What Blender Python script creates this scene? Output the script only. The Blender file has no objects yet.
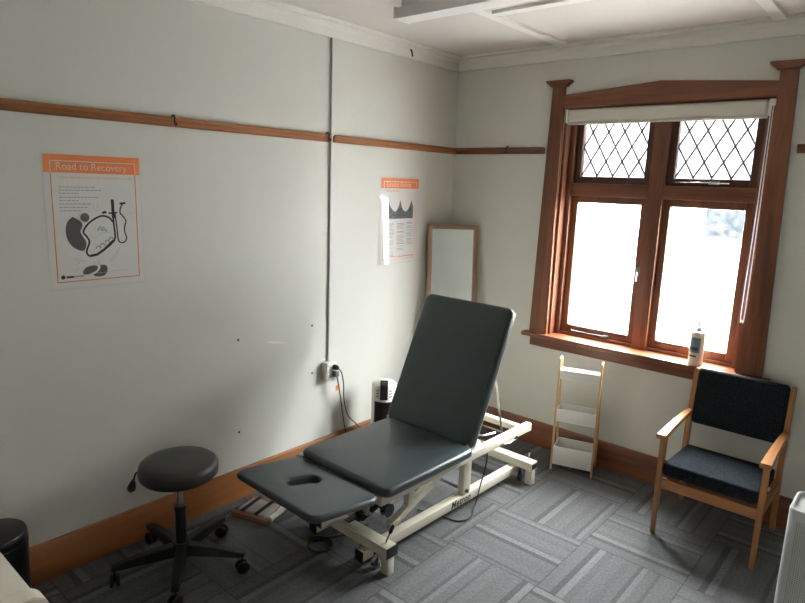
import bpy, bmesh, math, random
from mathutils import Vector, Matrix, noise
PI = math.pi
S = bpy.context.scene
COL = S.collection
rnd = random.Random(7)
SKY = 50

# ------------------------------------------------------------------ materials
def srgb(r, g, b):
    f = lambda c: (c/255/12.92) if c/255 <= 0.04045 else ((c/255+0.055)/1.055)**2.4
    return (f(r), f(g), f(b), 1)

def mat(name, col, rough=0.5, metal=0.0, spec=0.5, bump=0.0, bscale=200, vary=0.0, vscale=6, coat=0.0):
    m = bpy.data.materials.new(name); m.use_nodes = True
    nt = m.node_tree; b = nt.nodes['Principled BSDF']
    b.inputs['Base Color'].default_value = col
    b.inputs['Roughness'].default_value = rough
    b.inputs['Metallic'].default_value = metal
    b.inputs['Specular IOR Level'].default_value = spec
    b.inputs['Coat Weight'].default_value = coat
    tc = nt.nodes.new('ShaderNodeTexCoord')
    if vary > 0:
        n = nt.nodes.new('ShaderNodeTexNoise'); n.inputs['Scale'].default_value = vscale; n.inputs['Detail'].default_value = 5
        nt.links.new(tc.outputs['Object'], n.inputs['Vector'])
        mr = nt.nodes.new('ShaderNodeMapRange'); mr.inputs['From Min'].default_value = 0.3; mr.inputs['From Max'].default_value = 0.7
        mr.inputs['To Min'].default_value = 1-vary; mr.inputs['To Max'].default_value = 1+vary
        nt.links.new(n.outputs['Fac'], mr.inputs['Value'])
        mx = nt.nodes.new('ShaderNodeMix'); mx.data_type = 'RGBA'; mx.blend_type = 'MULTIPLY'; mx.inputs[0].default_value = 1
        mx.inputs[6].default_value = col
        nt.links.new(mr.outputs['Result'], mx.inputs[7]); nt.links.new(mx.outputs[2], b.inputs['Base Color'])
    if bump > 0:
        n2 = nt.nodes.new('ShaderNodeTexNoise'); n2.inputs['Scale'].default_value = bscale; n2.inputs['Detail'].default_value = 3
        nt.links.new(tc.outputs['Object'], n2.inputs['Vector'])
        bp = nt.nodes.new('ShaderNodeBump'); bp.inputs['Strength'].default_value = bump; bp.inputs['Distance'].default_value = 0.002
        nt.links.new(n2.outputs['Fac'], bp.inputs['Height']); nt.links.new(bp.outputs['Normal'], b.inputs['Normal'])
    return m

def wood(name, c1, c2, axis, rough=0.4, scale=14, stretch=0.07):
    m = bpy.data.materials.new(name); m.use_nodes = True
    nt = m.node_tree; b = nt.nodes['Principled BSDF']; b.inputs['Roughness'].default_value = rough
    tc = nt.nodes.new('ShaderNodeTexCoord'); mp = nt.nodes.new('ShaderNodeMapping')
    sc = [1, 1, 1]; sc['xyz'.index(axis)] = stretch
    mp.inputs['Scale'].default_value = sc
    nt.links.new(tc.outputs['Object'], mp.inputs['Vector'])
    n = nt.nodes.new('ShaderNodeTexNoise'); n.inputs['Scale'].default_value = scale; n.inputs['Detail'].default_value = 6; n.inputs['Distortion'].default_value = 0.6
    nt.links.new(mp.outputs['Vector'], n.inputs['Vector'])
    n2 = nt.nodes.new('ShaderNodeTexNoise'); n2.inputs['Scale'].default_value = scale*7; n2.inputs['Detail'].default_value = 3
    nt.links.new(mp.outputs['Vector'], n2.inputs['Vector'])
    ad = nt.nodes.new('ShaderNodeMath'); ad.operation = 'MULTIPLY_ADD'; ad.inputs[1].default_value = 0.35
    nt.links.new(n2.outputs['Fac'], ad.inputs[0]); nt.links.new(n.outputs['Fac'], ad.inputs[2])
    cr = nt.nodes.new('ShaderNodeValToRGB')
    cr.color_ramp.elements[0].position = 0.45; cr.color_ramp.elements[0].color = c1
    cr.color_ramp.elements[1].position = 0.9; cr.color_ramp.elements[1].color = c2
    nt.links.new(ad.outputs[0], cr.inputs['Fac']); nt.links.new(cr.outputs['Color'], b.inputs['Base Color'])
    return m

M = {}
M['paint_ceiling'] = mat('ceiling_paint', (0.66, 0.625, 0.585, 1), 0.75, vary=0.02, vscale=1.5)
M['paint_trim'] = mat('trim_paint', (0.76, 0.745, 0.70, 1), 0.5)
for ax in 'xyz':
    M['rimu_'+ax] = wood('red_brown_timber_'+ax, (0.105, 0.036, 0.018, 1), (0.25, 0.085, 0.036, 1), ax, 0.36)
    M['base_'+ax] = wood('orange_brown_timber_'+ax, (0.21, 0.073, 0.020, 1), (0.37, 0.14, 0.040, 1), ax, 0.40, 6)
    M['beech_'+ax] = wood('honey_timber_'+ax, (0.31, 0.125, 0.040, 1), (0.45, 0.20, 0.068, 1), ax, 0.38, 18)
    M['pine_'+ax] = wood('bamboo_'+ax, (0.50, 0.29, 0.13, 1), (0.62, 0.39, 0.19, 1), ax, 0.45, 18)
    M['oak_'+ax] = wood('mirror_frame_wood_'+ax, (0.27, 0.165, 0.11, 1), (0.35, 0.225, 0.155, 1), ax, 0.5, 14)
M['sash'] = wood('dark_sash_timber', (0.05, 0.021, 0.014, 1), (0.11, 0.042, 0.022, 1), 'z', 0.4)
M['vinyl'] = mat('dark_grey_vinyl', (0.046, 0.062, 0.068, 1), 0.36, spec=0.55, bump=0.12, bscale=420, vary=0.06, vscale=3)
M['stool_vinyl'] = mat('stool_vinyl', (0.036, 0.033, 0.030, 1), 0.42, bump=0.1, bscale=400)
M['cream'] = mat('cream_powder_coat', (0.64, 0.60, 0.495, 1), 0.38, vary=0.03, vscale=8)
M['black'] = mat('black_plastic', (0.010, 0.010, 0.011, 1), 0.42)
M['black_gloss'] = mat('black_gloss', (0.008, 0.008, 0.009, 1), 0.2)
M['rubber'] = mat('grey_rubber', (0.10, 0.10, 0.10, 1), 0.6)
M['chrome'] = mat('chrome', (0.72, 0.71, 0.69, 1), 0.22, metal=1)
M['white'] = mat('white_plastic', (0.80, 0.79, 0.76, 1), 0.4)
M['white_lacquer'] = mat('white_lacquer', (0.70, 0.695, 0.68, 1), 0.42)
M['offwhite'] = mat('offwhite_laminate', (0.86, 0.79, 0.70, 1), 0.4)
M['outlet'] = mat('outlet_plastic', (0.74, 0.73, 0.69, 1), 0.4)
M['conduit'] = mat('conduit_grey', (0.62, 0.63, 0.61, 1), 0.5)
M['fabric'] = mat('navy_fabric', (0.0125, 0.0155, 0.020, 1), 0.9, spec=0.12, bump=0.5, bscale=350, vary=0.8, vscale=130)
M['blind'] = mat('blind_fabric', (0.66, 0.62, 0.55, 1), 0.6)
M['cord'] = mat('black_cord', (0.012, 0.012, 0.013, 1), 0.5)
M['grey_plug'] = mat('grey_plug', (0.12, 0.12, 0.12, 1), 0.45)
M['orange'] = mat('orange_tag', (0.85, 0.25, 0.03, 1), 0.5)
M['lead'] = mat('lead_came', (0.045, 0.047, 0.05, 1), 0.5, metal=0.3)
M['paper'] = mat('poster_paper', (0.66, 0.655, 0.63, 1), 0.35, coat=0.25)
M['paper_gloss'] = mat('laminated_paper', (0.66, 0.655, 0.63, 1), 0.3, coat=1.0)
M['paper_gloss'].node_tree.nodes['Principled BSDF'].inputs['Coat Roughness'].default_value = 0.06
M['p_orange'] = mat('poster_orange', (0.80, 0.215, 0.055, 1), 0.35, coat=0.25)
M['p_red'] = mat('poster_red', (0.72, 0.16, 0.075, 1), 0.35, coat=0.25)
M['p_pink'] = mat('poster_salmon', (0.72, 0.36, 0.23, 1), 0.35)
M['p_black'] = mat('poster_black', (0.018, 0.018, 0.02, 1), 0.35, coat=0.25)
M['p_grey'] = mat('poster_dark_grey', (0.085, 0.085, 0.09, 1), 0.35, coat=0.25)
M['p_mid'] = mat('poster_mid_grey', (0.30, 0.30, 0.30, 1), 0.4)
M['p_light'] = mat('poster_light_grey', (0.50, 0.50, 0.49, 1), 0.4)
M['p_graph'] = mat('poster_graph', (0.10, 0.10, 0.105, 1), 0.35, vary=0.75, vscale=90)
M['laminate'] = mat('laminate_edge', (0.66, 0.66, 0.64, 1), 0.16, spec=0.5, coat=0.6)
M['bottle'] = mat('bottle_plastic', (0.72, 0.64, 0.53, 1), 0.35)
M['label_blue'] = mat('label_blue_grey', (0.14, 0.22, 0.27, 1), 0.4, vary=0.3, vscale=30)
M['label_dark'] = mat('label_dark', (0.03, 0.045, 0.055, 1), 0.4)
M['purifier'] = mat('purifier_grey', (0.56, 0.58, 0.59, 1), 0.4)
M['heater'] = mat('heater_white', (0.78, 0.77, 0.72, 1), 0.35)
M['pad'] = mat('pad_grey', (0.42, 0.41, 0.38, 1), 0.7, bump=0.3, bscale=150)
M['redwood'] = wood('small_frame_wood', (0.20, 0.075, 0.035, 1), (0.32, 0.13, 0.06, 1), 'x', 0.5)
M['strap'] = mat('black_strap', (0.012, 0.012, 0.012, 1), 0.8)
M['plug_dark'] = mat('wall_plug_grey', (0.10, 0.09, 0.08, 1), 0.6)
M['bin'] = mat('bin_black', (0.010, 0.011, 0.012, 1), 0.28)
M['ext_white'] = mat('neighbour_weatherboard', (0.46, 0.46, 0.46, 1), 0.7, vary=0.03, vscale=2)
M['ext_grey'] = mat('neighbour_window_glass', (0.018, 0.020, 0.023, 1), 0.8, spec=0.0, vary=0.5, vscale=14)
M['ext_ground'] = mat('concrete_path', (0.44, 0.43, 0.42, 1), 0.9, vary=0.1, vscale=3)
M['filler'] = mat('filler_smear', (0.78, 0.77, 0.73, 1), 0.5)

m = bpy.data.materials.new('mirror_glass'); m.use_nodes = True
b = m.node_tree.nodes['Principled BSDF']; b.inputs['Base Color'].default_value = (0.80, 0.84, 0.82, 1)
b.inputs['Metallic'].default_value = 1; b.inputs['Roughness'].default_value = 0.02
M['mirror'] = m

def glass(name, tint, bump):
    m = bpy.data.materials.new(name); m.use_nodes = True; nt = m.node_tree
    for n in list(nt.nodes): nt.nodes.remove(n)
    out = nt.nodes.new('ShaderNodeOutputMaterial'); mix = nt.nodes.new('ShaderNodeMixShader')
    tr = nt.nodes.new('ShaderNodeBsdfTransparent'); tr.inputs['Color'].default_value = tint
    gl = nt.nodes.new('ShaderNodeBsdfGlossy'); gl.inputs['Roughness'].default_value = 0.04
    lw = nt.nodes.new('ShaderNodeLayerWeight'); lw.inputs['Blend'].default_value = 0.5      # Schlick reflectance, the same from either face
    pw = nt.nodes.new('ShaderNodeMath'); pw.operation = 'POWER'; pw.inputs[1].default_value = 5
    fr = nt.nodes.new('ShaderNodeMath'); fr.operation = 'MULTIPLY_ADD'; fr.inputs[1].default_value = 0.9; fr.inputs[2].default_value = 0.035
    nt.links.new(lw.outputs['Facing'], pw.inputs[0]); nt.links.new(pw.outputs[0], fr.inputs[0])
    nt.links.new(fr.outputs[0], mix.inputs[0]); nt.links.new(tr.outputs[0], mix.inputs[1]); nt.links.new(gl.outputs[0], mix.inputs[2])
    if bump:
        tc = nt.nodes.new('ShaderNodeTexCoord'); v = nt.nodes.new('ShaderNodeTexVoronoi'); v.inputs['Scale'].default_value = 90
        bp = nt.nodes.new('ShaderNodeBump'); bp.inputs['Strength'].default_value = bump; bp.inputs['Distance'].default_value = 0.003
        nt.links.new(tc.outputs['Object'], v.inputs['Vector']); nt.links.new(v.outputs['Distance'], bp.inputs['Height'])
        nt.links.new(bp.outputs['Normal'], gl.inputs['Normal'])
    nt.links.new(mix.outputs[0], out.inputs['Surface'])
    return m
M['glass_dimmed'] = glass('leadlight_glass', (0.34, 0.34, 0.34, 1), 0)  # daylight dimming put into the pane tint so the lead lines stay visible
M['glass_grey'] = glass('grey_obscure_glass', (0.32, 0.33, 0.33, 1), 0.4)
M['glass_pattern'] = glass('patterned_glass', (0.93, 0.95, 0.96, 1), 0.4)

def wall_paint():
    m = mat('wall_paint', (0.645, 0.645, 0.60, 1), 0.48, spec=0.35, bump=0.06, bscale=70)
    return m
M['wall'] = wall_paint()

def carpet():
    m = bpy.data.materials.new('striped_carpet_tiles'); m.use_nodes = True; nt = m.node_tree
    b = nt.nodes['Principled BSDF']; b.inputs['Roughness'].default_value = 0.95; b.inputs['Specular IOR Level'].default_value = 0.15
    N = nt.nodes.new; L = nt.links.new
    def math_(op, a, bb=None, c=None):
        n = N('ShaderNodeMath'); n.operation = op
        for i, v in enumerate((a, bb, c)):
            if v is None: continue
            if isinstance(v, (int, float)): n.inputs[i].default_value = v
            else: L(v, n.inputs[i])
        return n.outputs[0]
    tc = N('ShaderNodeTexCoord'); sp = N('ShaderNodeSeparateXYZ'); L(tc.outputs['Object'], sp.inputs[0])
    T = 0.5055
    gx = math_('DIVIDE', math_('SUBTRACT', sp.outputs[0], 1.168-20*T), T)
    gy = math_('DIVIDE', math_('SUBTRACT', sp.outputs[1], -0.949-20*T), T)
    ix, iy = math_('FLOOR', gx), math_('FLOOR', gy)
    fx, fy = math_('FRACT', gx), math_('FRACT', gy)
    par = math_('MODULO', math_('ADD', ix, iy), 2.0)          # 0 or 1
    # tile (20,19) parity 1: stripes run along x -> use fy
    u = math_('ADD', math_('MULTIPLY', fy, par), math_('MULTIPLY', fx, math_('SUBTRACT', 1.0, par)))
    cmb = N('ShaderNodeCombineXYZ'); L(ix, cmb.inputs[0]); L(iy, cmb.inputs[1])
    wn = N('ShaderNodeTexWhiteNoise'); wn.noise_dimensions = '2D'; L(cmb.outputs[0], wn.inputs['Vector'])
    shift = math_('MULTIPLY', wn.outputs['Value'], 3.0)
    uu = math_('FRACT', math_('ADD', u, math_('MULTIPLY', math_('FLOOR', shift), 0.27)))
    cr = N('ShaderNodeValToRGB'); cr.color_ramp.interpolation = 'CONSTANT'
    base = 0.122
    bands = [(0.0, 1.0), (0.045, 0.78), (0.075, 1.05), (0.19, 0.95), (0.33, 1.0), (0.40, 0.68), (0.46, 1.32), (0.525, 0.92), (0.60, 1.04), (0.72, 0.92), (0.79, 1.0), (0.865, 0.74), (0.905, 1.25), (0.95, 1.0)]
    el = cr.color_ramp.elements
    while len(el) < len(bands): el.new(0.5)
    for e, (p_, v_) in zip(el, bands):
        e.position = p_; e.color = (v_*base, v_*base*1.01, v_*base*1.03, 1)
    L(uu, cr.inputs['Fac'])
    n1 = N('ShaderNodeTexNoise'); n1.inputs['Scale'].default_value = 260; n1.inputs['Detail'].default_value = 2; L(tc.outputs['Object'], n1.inputs['Vector'])
    n2 = N('ShaderNodeTexNoise'); n2.inputs['Scale'].default_value = 70; n2.inputs['Detail'].default_value = 4; L(tc.outputs['Object'], n2.inputs['Vector'])
    var = math_('MULTIPLY_ADD', n1.outputs['Fac'], 0.9, 0.30)
    var = math_('ADD', var, math_('MULTIPLY_ADD', n2.outputs['Fac'], 0.9, -0.2))
    var = math_('MULTIPLY', var, math_('MULTIPLY_ADD', wn.outputs['Value'], 0.14, 0.93))
    # seams
    ed = math_('MINIMUM', math_('MINIMUM', fx, math_('SUBTRACT', 1.0, fx)), math_('MINIMUM', fy, math_('SUBTRACT', 1.0, fy)))
    seam = math_('MULTIPLY_ADD', math_('LESS_THAN', ed, 0.006), -0.35, 1.0)
    var = math_('MULTIPLY', var, seam)
    mx = N('ShaderNodeMix'); mx.data_type = 'RGBA'; mx.blend_type = 'MULTIPLY'; mx.inputs[0].default_value = 1
    L(cr.outputs['Color'], mx.inputs[6]); L(var, mx.inputs[7]); L(mx.outputs[2], b.inputs['Base Color'])
    bp = N('ShaderNodeBump'); bp.inputs['Strength'].default_value = 0.5; bp.inputs['Distance'].default_value = 0.004
    L(n1.outputs['Fac'], bp.inputs['Height']); L(bp.outputs['Normal'], b.inputs['Normal'])
    return m
M['carpet'] = carpet()

# ------------------------------------------------------------------ mesh helpers
def obj(name, bm, m, parent=None, smooth=True, loc=None, rot=None):
    bmesh.ops.recalc_face_normals(bm, faces=bm.faces)
    me = bpy.data.meshes.new(name); bm.to_mesh(me); bm.free()
    if m is not None: me.materials.append(M[m] if isinstance(m, str) else m)
    if smooth:
        for p in me.polygons: p.use_smooth = True
        me.set_sharp_from_angle(angle=math.radians(38))
    o = bpy.data.objects.new(name, me); COL.objects.link(o)
    if parent is not None: o.parent = parent
    if loc: o.location = loc
    if rot: o.rotation_euler = rot
    return o

def tag(o, label=None, cat=None, group=None, kind=None):
    if label: o['label'] = label
    if cat: o['category'] = cat
    if group: o['group'] = group
    if kind: o['kind'] = kind
    return o

def thing(name, label, cat, loc=(0, 0, 0), rotz=0.0, group=None):
    o = bpy.data.objects.new(name, None); COL.objects.link(o); o.empty_display_size = 0.1
    o.location = loc; o.rotation_euler = (0, 0, rotz)
    return tag(o, label, cat, group)

def struct(name, bm, m, parent=None, label=None):
    o = obj(name, bm, m, parent)
    if parent is None: tag(o, label, None, None, 'structure')
    return o

def merge(bm, b2):
    me = bpy.data.meshes.new('tmp'); b2.to_mesh(me); b2.free(); bm.from_mesh(me); bpy.data.meshes.remove(me)

def box(bm, x0, x1, y0, y1, z0, z1, bev=0.0, seg=2, mtx=None):
    b2 = bmesh.new()
    vs = [b2.verts.new((x, y, z)) for x in (x0, x1) for y in (y0, y1) for z in (z0, z1)]
    for f in ((0, 1, 3, 2), (4, 6, 7, 5), (0, 4, 5, 1), (2, 3, 7, 6), (0, 2, 6, 4), (1, 5, 7, 3)):
        b2.faces.new([vs[i] for i in f])
    if bev > 0:
        bmesh.ops.bevel(b2, geom=list(b2.edges), offset=bev, segments=seg, profile=0.5, affect='EDGES')
    if mtx is not None: bmesh.ops.transform(b2, matrix=mtx, verts=b2.verts)
    merge(bm, b2); return bm

def B(*a, **k): return box(bmesh.new(), *a, **k)

def frame_from(d):
    d = d.normalized(); up = Vector((0, 0, 1)) if abs(d.z) < 0.9 else Vector((0, 1, 0))
    x = d.cross(up).normalized(); y = x.cross(d).normalized(); return x, y

def bar(bm, p0, p1, w, h, bev=0.0, up=None):
    """box of section w x h from p0 to p1"""
    p0, p1 = Vector(p0), Vector(p1); d = p1-p0; L = d.length; z = d.normalized()
    upv = Vector(up) if up else (Vector((0, 0, 1)) if abs(z.z) < 0.95 else Vector((0, 1, 0)))
    x = upv.cross(z).normalized(); y = z.cross(x)
    mt = Matrix((x, y, z)).transposed().to_4x4(); mt.translation = p0
    return box(bm, -w/2, w/2, -h/2, h/2, 0, L, bev, 2, mt)

def tube(bm, pts, r, n=10, radii=None):
    pts = [Vector(p) for p in pts]; rings = []; px = None
    for i, p in enumerate(pts):
        d = (pts[min(i+1, len(pts)-1)]-pts[max(i-1, 0)]).normalized()
        if px is None: x, y = frame_from(d)
        else:
            x = (px - d*px.dot(d)).normalized(); y = d.cross(x)
        px = x; rr = radii[i] if radii else r
        rings.append([bm.verts.new(p + rr*(math.cos(2*PI*k/n)*x + math.sin(2*PI*k/n)*y)) for k in range(n)])
    for a, c in zip(rings, rings[1:]):
        for k in range(n): bm.faces.new((a[k], a[(k+1) % n], c[(k+1) % n], c[k]))
    bm.faces.new(rings[0][::-1]); bm.faces.new(rings[-1]); return bm

def spline(pts, n=8):
    P = [Vector(p) for p in pts]; P = [2*P[0]-P[1]]+P+[2*P[-1]-P[-2]]; out = []
    for i in range(1, len(P)-2):
        a, b_, c, d = P[i-1:i+3]
        for k in range(n):
            t = k/n
            out.append(0.5*((2*b_)+(c-a)*t+(2*a-5*b_+4*c-d)*t*t+(3*b_-a-3*c+d)*t**3))
    out.append(P[-2]); return out

def lathe(bm, prof, n=32, c=(0, 0, 0), sx=1, sy=1):
    rings = []
    for r, z in prof:
        if r < 1e-6: rings.append([bm.verts.new((c[0], c[1], c[2]+z))])
        else: rings.append([bm.verts.new((c[0]+sx*r*math.cos(2*PI*k/n), c[1]+sy*r*math.sin(2*PI*k/n), c[2]+z)) for k in range(n)])
    for a, d in zip(rings, rings[1:]):
        if len(a) == 1 and len(d) == 1: continue
        for k in range(n):
            k2 = (k+1) % n
            if len(a) == 1: bm.faces.new((a[0], d[k2], d[k]))
            elif len(d) == 1: bm.faces.new((a[k], a[k2], d[0]))
            else: bm.faces.new((a[k], a[k2], d[k2], d[k]))
    if len(rings[0]) > 1: bm.faces.new(rings[0][::-1])
    if len(rings[-1]) > 1: bm.faces.new(rings[-1])
    return bm

def rrect(x0, x1, y0, y1, r, k=6):
    r = max(1e-4, min(r, (x1-x0)/2-1e-4, (y1-y0)/2-1e-4)); out = []
    for cx, cy, a0 in ((x1-r, y1-r, 0), (x0+r, y1-r, 90), (x0+r, y0+r, 180), (x1-r, y0+r, 270)):
        for i in range(k+1):
            a = math.radians(a0+90*i/k); out.append((cx+r*math.cos(a), cy+r*math.sin(a)))
    return out

def cushion(bm, x0, x1, y0, y1, z0, z1, rc=0.04, re=0.02, crown=0.006, hole=None, k=6, hrot=0.0):
    """rounded pad; optional hole=(hx0,hx1,hy0,hy1,hr)"""
    prof = []
    for i in range(6):
        a = PI/2*i/5; prof.append((re*(1-math.sin(a)), z0+re*(1-math.cos(a))))
    prof = prof
    prof2 = []
    for i in range(7):
        a = PI/2*i/6; prof2.append((re*(1-math.cos(a)), z1-crown-re+re*math.sin(a)))
    allp = prof+prof2
    mk = lambda ins, z, pts=None: [bm.verts.new((x, y, z)) for x, y in rrect(x0+ins, x1-ins, y0+ins, y1-ins, rc-ins*0.6, k)]
    rings = [mk(i, z) for i, z in allp]
    n = len(rings[0])
    if hole is None:
        W = min(x1-x0, y1-y0)/2
        for f in (0.25, 0.5, 0.75):
            ins = re+(W-re)*f*0.9; rings.append(mk(ins, z1-crown*(1-f)**2))
    for a, c in zip(rings, rings[1:]):
        for j in range(n): bm.faces.new((a[j], a[(j+1) % n], c[(j+1) % n], c[j]))
    if hole is None:
        bm.faces.new(rings[0][::-1]); bm.faces.new(rings[-1]); return bm
    hx0, hx1, hy0, hy1, hr = hole; hre = 0.016
    hp = []
    for i in range(7):
        a = PI/2*i/6; hp.append((-hre*(1-math.sin(a)), z1-crown*0.3-hre*(1-math.cos(a))))
    hp.append((0, z0))
    hcx, hcy = (hx0+hx1)/2, (hy0+hy1)/2; ch_, sh_ = math.cos(hrot), math.sin(hrot)
    hr_ = [[bm.verts.new((hcx+(x-hcx)*ch_-(y-hcy)*sh_, hcy+(x-hcx)*sh_+(y-hcy)*ch_, z)) for x, y in rrect(hx0+i, hx1-i, hy0+i, hy1-i, hr-i, k)] for i, z in hp]
    last = rings[-1]
    for f in (0.33, 0.66):   # intermediate rings
        ring = []
        for va, vb in zip(last if f < 0.5 else base_ring, hr_[0]):
            t = f; ring.append(bm.verts.new(va.co.lerp(vb.co, t)))
        if f < 0.5: base_ring = rings[-1]; mid = [ring]
        else: mid.append(ring)
    seq = [rings[-1]]+mid+hr_+[rings[0]]
    for a, c in zip(seq, seq[1:]):
        for j in range(n): bm.faces.new((a[j], a[(j+1) % n], c[(j+1) % n], c[j]))
    return bm

def prism(bm, poly, axis, a0, a1):
    """poly in the two other axes (x,y,z order), extruded along axis"""
    ai = 'xyz'.index(axis); oi = [i for i in range(3) if i != ai]
    def P(p, a):
        v = [0, 0, 0]; v[ai] = a; v[oi[0]] = p[0]; v[oi[1]] = p[1]; return v
    r0 = [bm.verts.new(P(p, a0)) for p in poly]; r1 = [bm.verts.new(P(p, a1)) for p in poly]
    n = len(poly); bm.faces.new(r0[::-1]); bm.faces.new(r1)
    for j in range(n): bm.faces.new((r0[j], r0[(j+1) % n], r1[(j+1) % n], r1[j]))
    return bm

def text(name, body, size, m, parent, loc, rot, extrude=0.0004, shear=0.0, bold=0.0, sx=1.0, spacing=1.0):
    cu = bpy.data.curves.new(name, 'FONT'); cu.body = body; cu.size = size; cu.extrude = extrude; cu.shear = shear; cu.offset = bold; cu.space_character = spacing
    t = bpy.data.objects.new('tmp_text', cu); COL.objects.link(t)
    bpy.context.view_layer.update()
    dg = bpy.context.evaluated_depsgraph_get()
    me = bpy.data.meshes.new_from_object(t.evaluated_get(dg)); bpy.data.objects.remove(t); bpy.data.curves.remove(cu)
    me.name = name; me.materials.clear(); me.materials.append(M[m])
    if sx != 1.0:
        for v in me.vertices: v.co.x *= sx
    o = bpy.data.objects.new(name, me); COL.objects.link(o); o.parent = parent; o.location = loc; o.rotation_euler = rot
    return o

# ------------------------------------------------------------------ room
H = 2.735; XR = 3.45; YR = -4.45; TH = 0.16
struct('floor', B(-TH, XR+TH, YR-TH, TH, -0.12, 0), 'carpet', label='grey striped carpet tiles laid quarter turn')
struct('ceiling', B(-TH, XR+TH, YR-TH, TH, H, H+0.12), 'paint_ceiling')
struct('wall_left', B(-TH, 0, YR-TH, TH, 0, H), 'wall', label='pale grey green painted wall carrying the two posters')
WX0, WX1, WZ0, WZ1 = 0.885, 2.095, 0.80, 2.36
bm = bmesh.new()
box(bm, 0, WX0, 0, TH, 0, H); box(bm, WX1, XR, 0, TH, 0, H); box(bm, WX0, WX1, 0, TH, 0, WZ0); box(bm, WX0, WX1, 0, TH, WZ1, H)
struct('wall_back', bm, 'wall', label='pale grey painted wall with the timber window')
struct('wall_right', B(XR, XR+TH, YR-TH, TH, 0, H), 'wall')
struct('wall_rear', B(0, XR, YR-TH, YR, 0, H), 'wall')

# cornice
cor = [(0, 2.649), (0.016, 2.649), (0.020, 2.700), (0.038, 2.716), (0.040, H), (0, H)]
e2 = [(0.040, 2.722), (0.085, 2.722), (0.090, 2.727), (0.090, H), (0.040, H)]
def cornice(name, fn, axis, a0, a1):
    bm = bmesh.new(); prism(bm, [fn(p) for p in cor], axis, a0, a1); prism(bm, [fn(p) for p in e2], axis, a0, a1)
    struct(name, bm, 'paint_trim')
cornice('trim_1', lambda p: (p[0], p[1]), 'y', YR, 0)
cornice('trim_2', lambda p: (-p[0], p[1]), 'x', 0.0, XR)
cornice('trim_3', lambda p: (XR-p[0], p[1]), 'y', YR, 0)
# ceiling battens
bat = lambda c: [(c-0.034, H), (c-0.030, H-0.016), (c+0.030, H-0.016), (c+0.034, H)]
struct('trim_4', prism(bmesh.new(), bat(0.875), 'y', YR, -0.09), 'paint_trim')
struct('trim_5', prism(bmesh.new(), bat(2.075), 'y', YR, -0.09), 'paint_trim')
struct('trim_6', prism(bmesh.new(), bat(-0.93), 'x', 0.91, 2.04), 'paint_trim')
# baseboards
bb = [(0, 0), (0.022, 0), (0.022, 0.168), (0.016, 0.179), (0, 0.179)]
o = struct('baseboard_left', prism(bmesh.new(), bb, 'y', YR, 0), 'base_y', label='wide orange brown timber skirting under the poster wall')
struct('baseboard_back', prism(bmesh.new(), [(-a, z) for a, z in bb], 'x', 0.022, XR), 'rimu_x')
struct('baseboard_right', prism(bmesh.new(), [(XR-a, z) for a, z in bb], 'y', YR, -0.022), 'base_y')
# picture rails
pr = [(0, 2.058), (0.012, 2.058), (0.020, 2.066), (0.020, 2.080), (0.026, 2.086), (0.026, 2.098), (0.020, 2.103), (0.014, 2.096), (0, 2.096)]
struct('trim_7', prism(bmesh.new(), pr, 'y', YR, -1.272), 'base_y', label='timber picture rail on the poster wall, camera side of the conduit')
struct('trim_8', prism(bmesh.new(), pr, 'y', -1.244, 0), 'base_y', label='timber picture rail between the conduit and the corner')
struct('trim_9', prism(bmesh.new(), [(-a, z) for a, z in pr], 'x', 0.028, 0.76), 'rimu_x')
struct('trim_10', prism(bmesh.new(), [(-a, z) for a, z in pr], 'x', 2.225, XR), 'rimu_x')

# ------------------------------------------------------------------ window
win = thing('window_1', 'red brown timber casement window with leaded top lights', None)
win['kind'] = 'structure'
CX = 1.490
for s in (-1, 1):
    bm = bmesh.new()
    xo_t, xo_b, xi = 0.693, 0.733, 0.600
    p = [(CX+s*xi, 0.832), (CX+s*xo_b, 0.832), (CX+s*xo_t, 2.482), (CX+s*(xi+0.01), 2.482)]
    prism(bm, p, 'y', -0.030, 0.0)
    post = obj('architrave_post', bm, 'rimu_z', win)
    bm = bmesh.new()
    c0 = CX+s*(xi+xo_t)/2
    prism(bm, [(c0-0.052, 2.482), (c0+0.052, 2.482), (c0+0.060, 2.492), (c0+0.084, 2.508), (c0+0.084, 2.520), (c0-0.084, 2.520), (c0-0.084, 2.508), (c0-0.060, 2.492)], 'y', -0.058, 0.0)
    obj('post_cap', bm, 'rimu_x', win)
bm = bmesh.new()
prism(bm, [(CX-0.612, 2.350), (CX+0.612, 2.350), (CX+0.612, 2.428), (CX, 2.474), (CX-0.612, 2.428)], 'y', -0.026, 0.0)
obj('head_board', bm, 'rimu_x', win)
obj('sill_board', box(B(CX-0.775, CX+0.775, -0.068, 0.0, 0.803, 0.832, 0.005), WX0, WX1, -0.004, 0.10, 0.803, 0.832), 'rimu_x', win)
obj('apron', B(CX-0.725, CX+0.725, -0.026, 0, 0.735, 0.803, 0.003), 'rimu_x', win)
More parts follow.
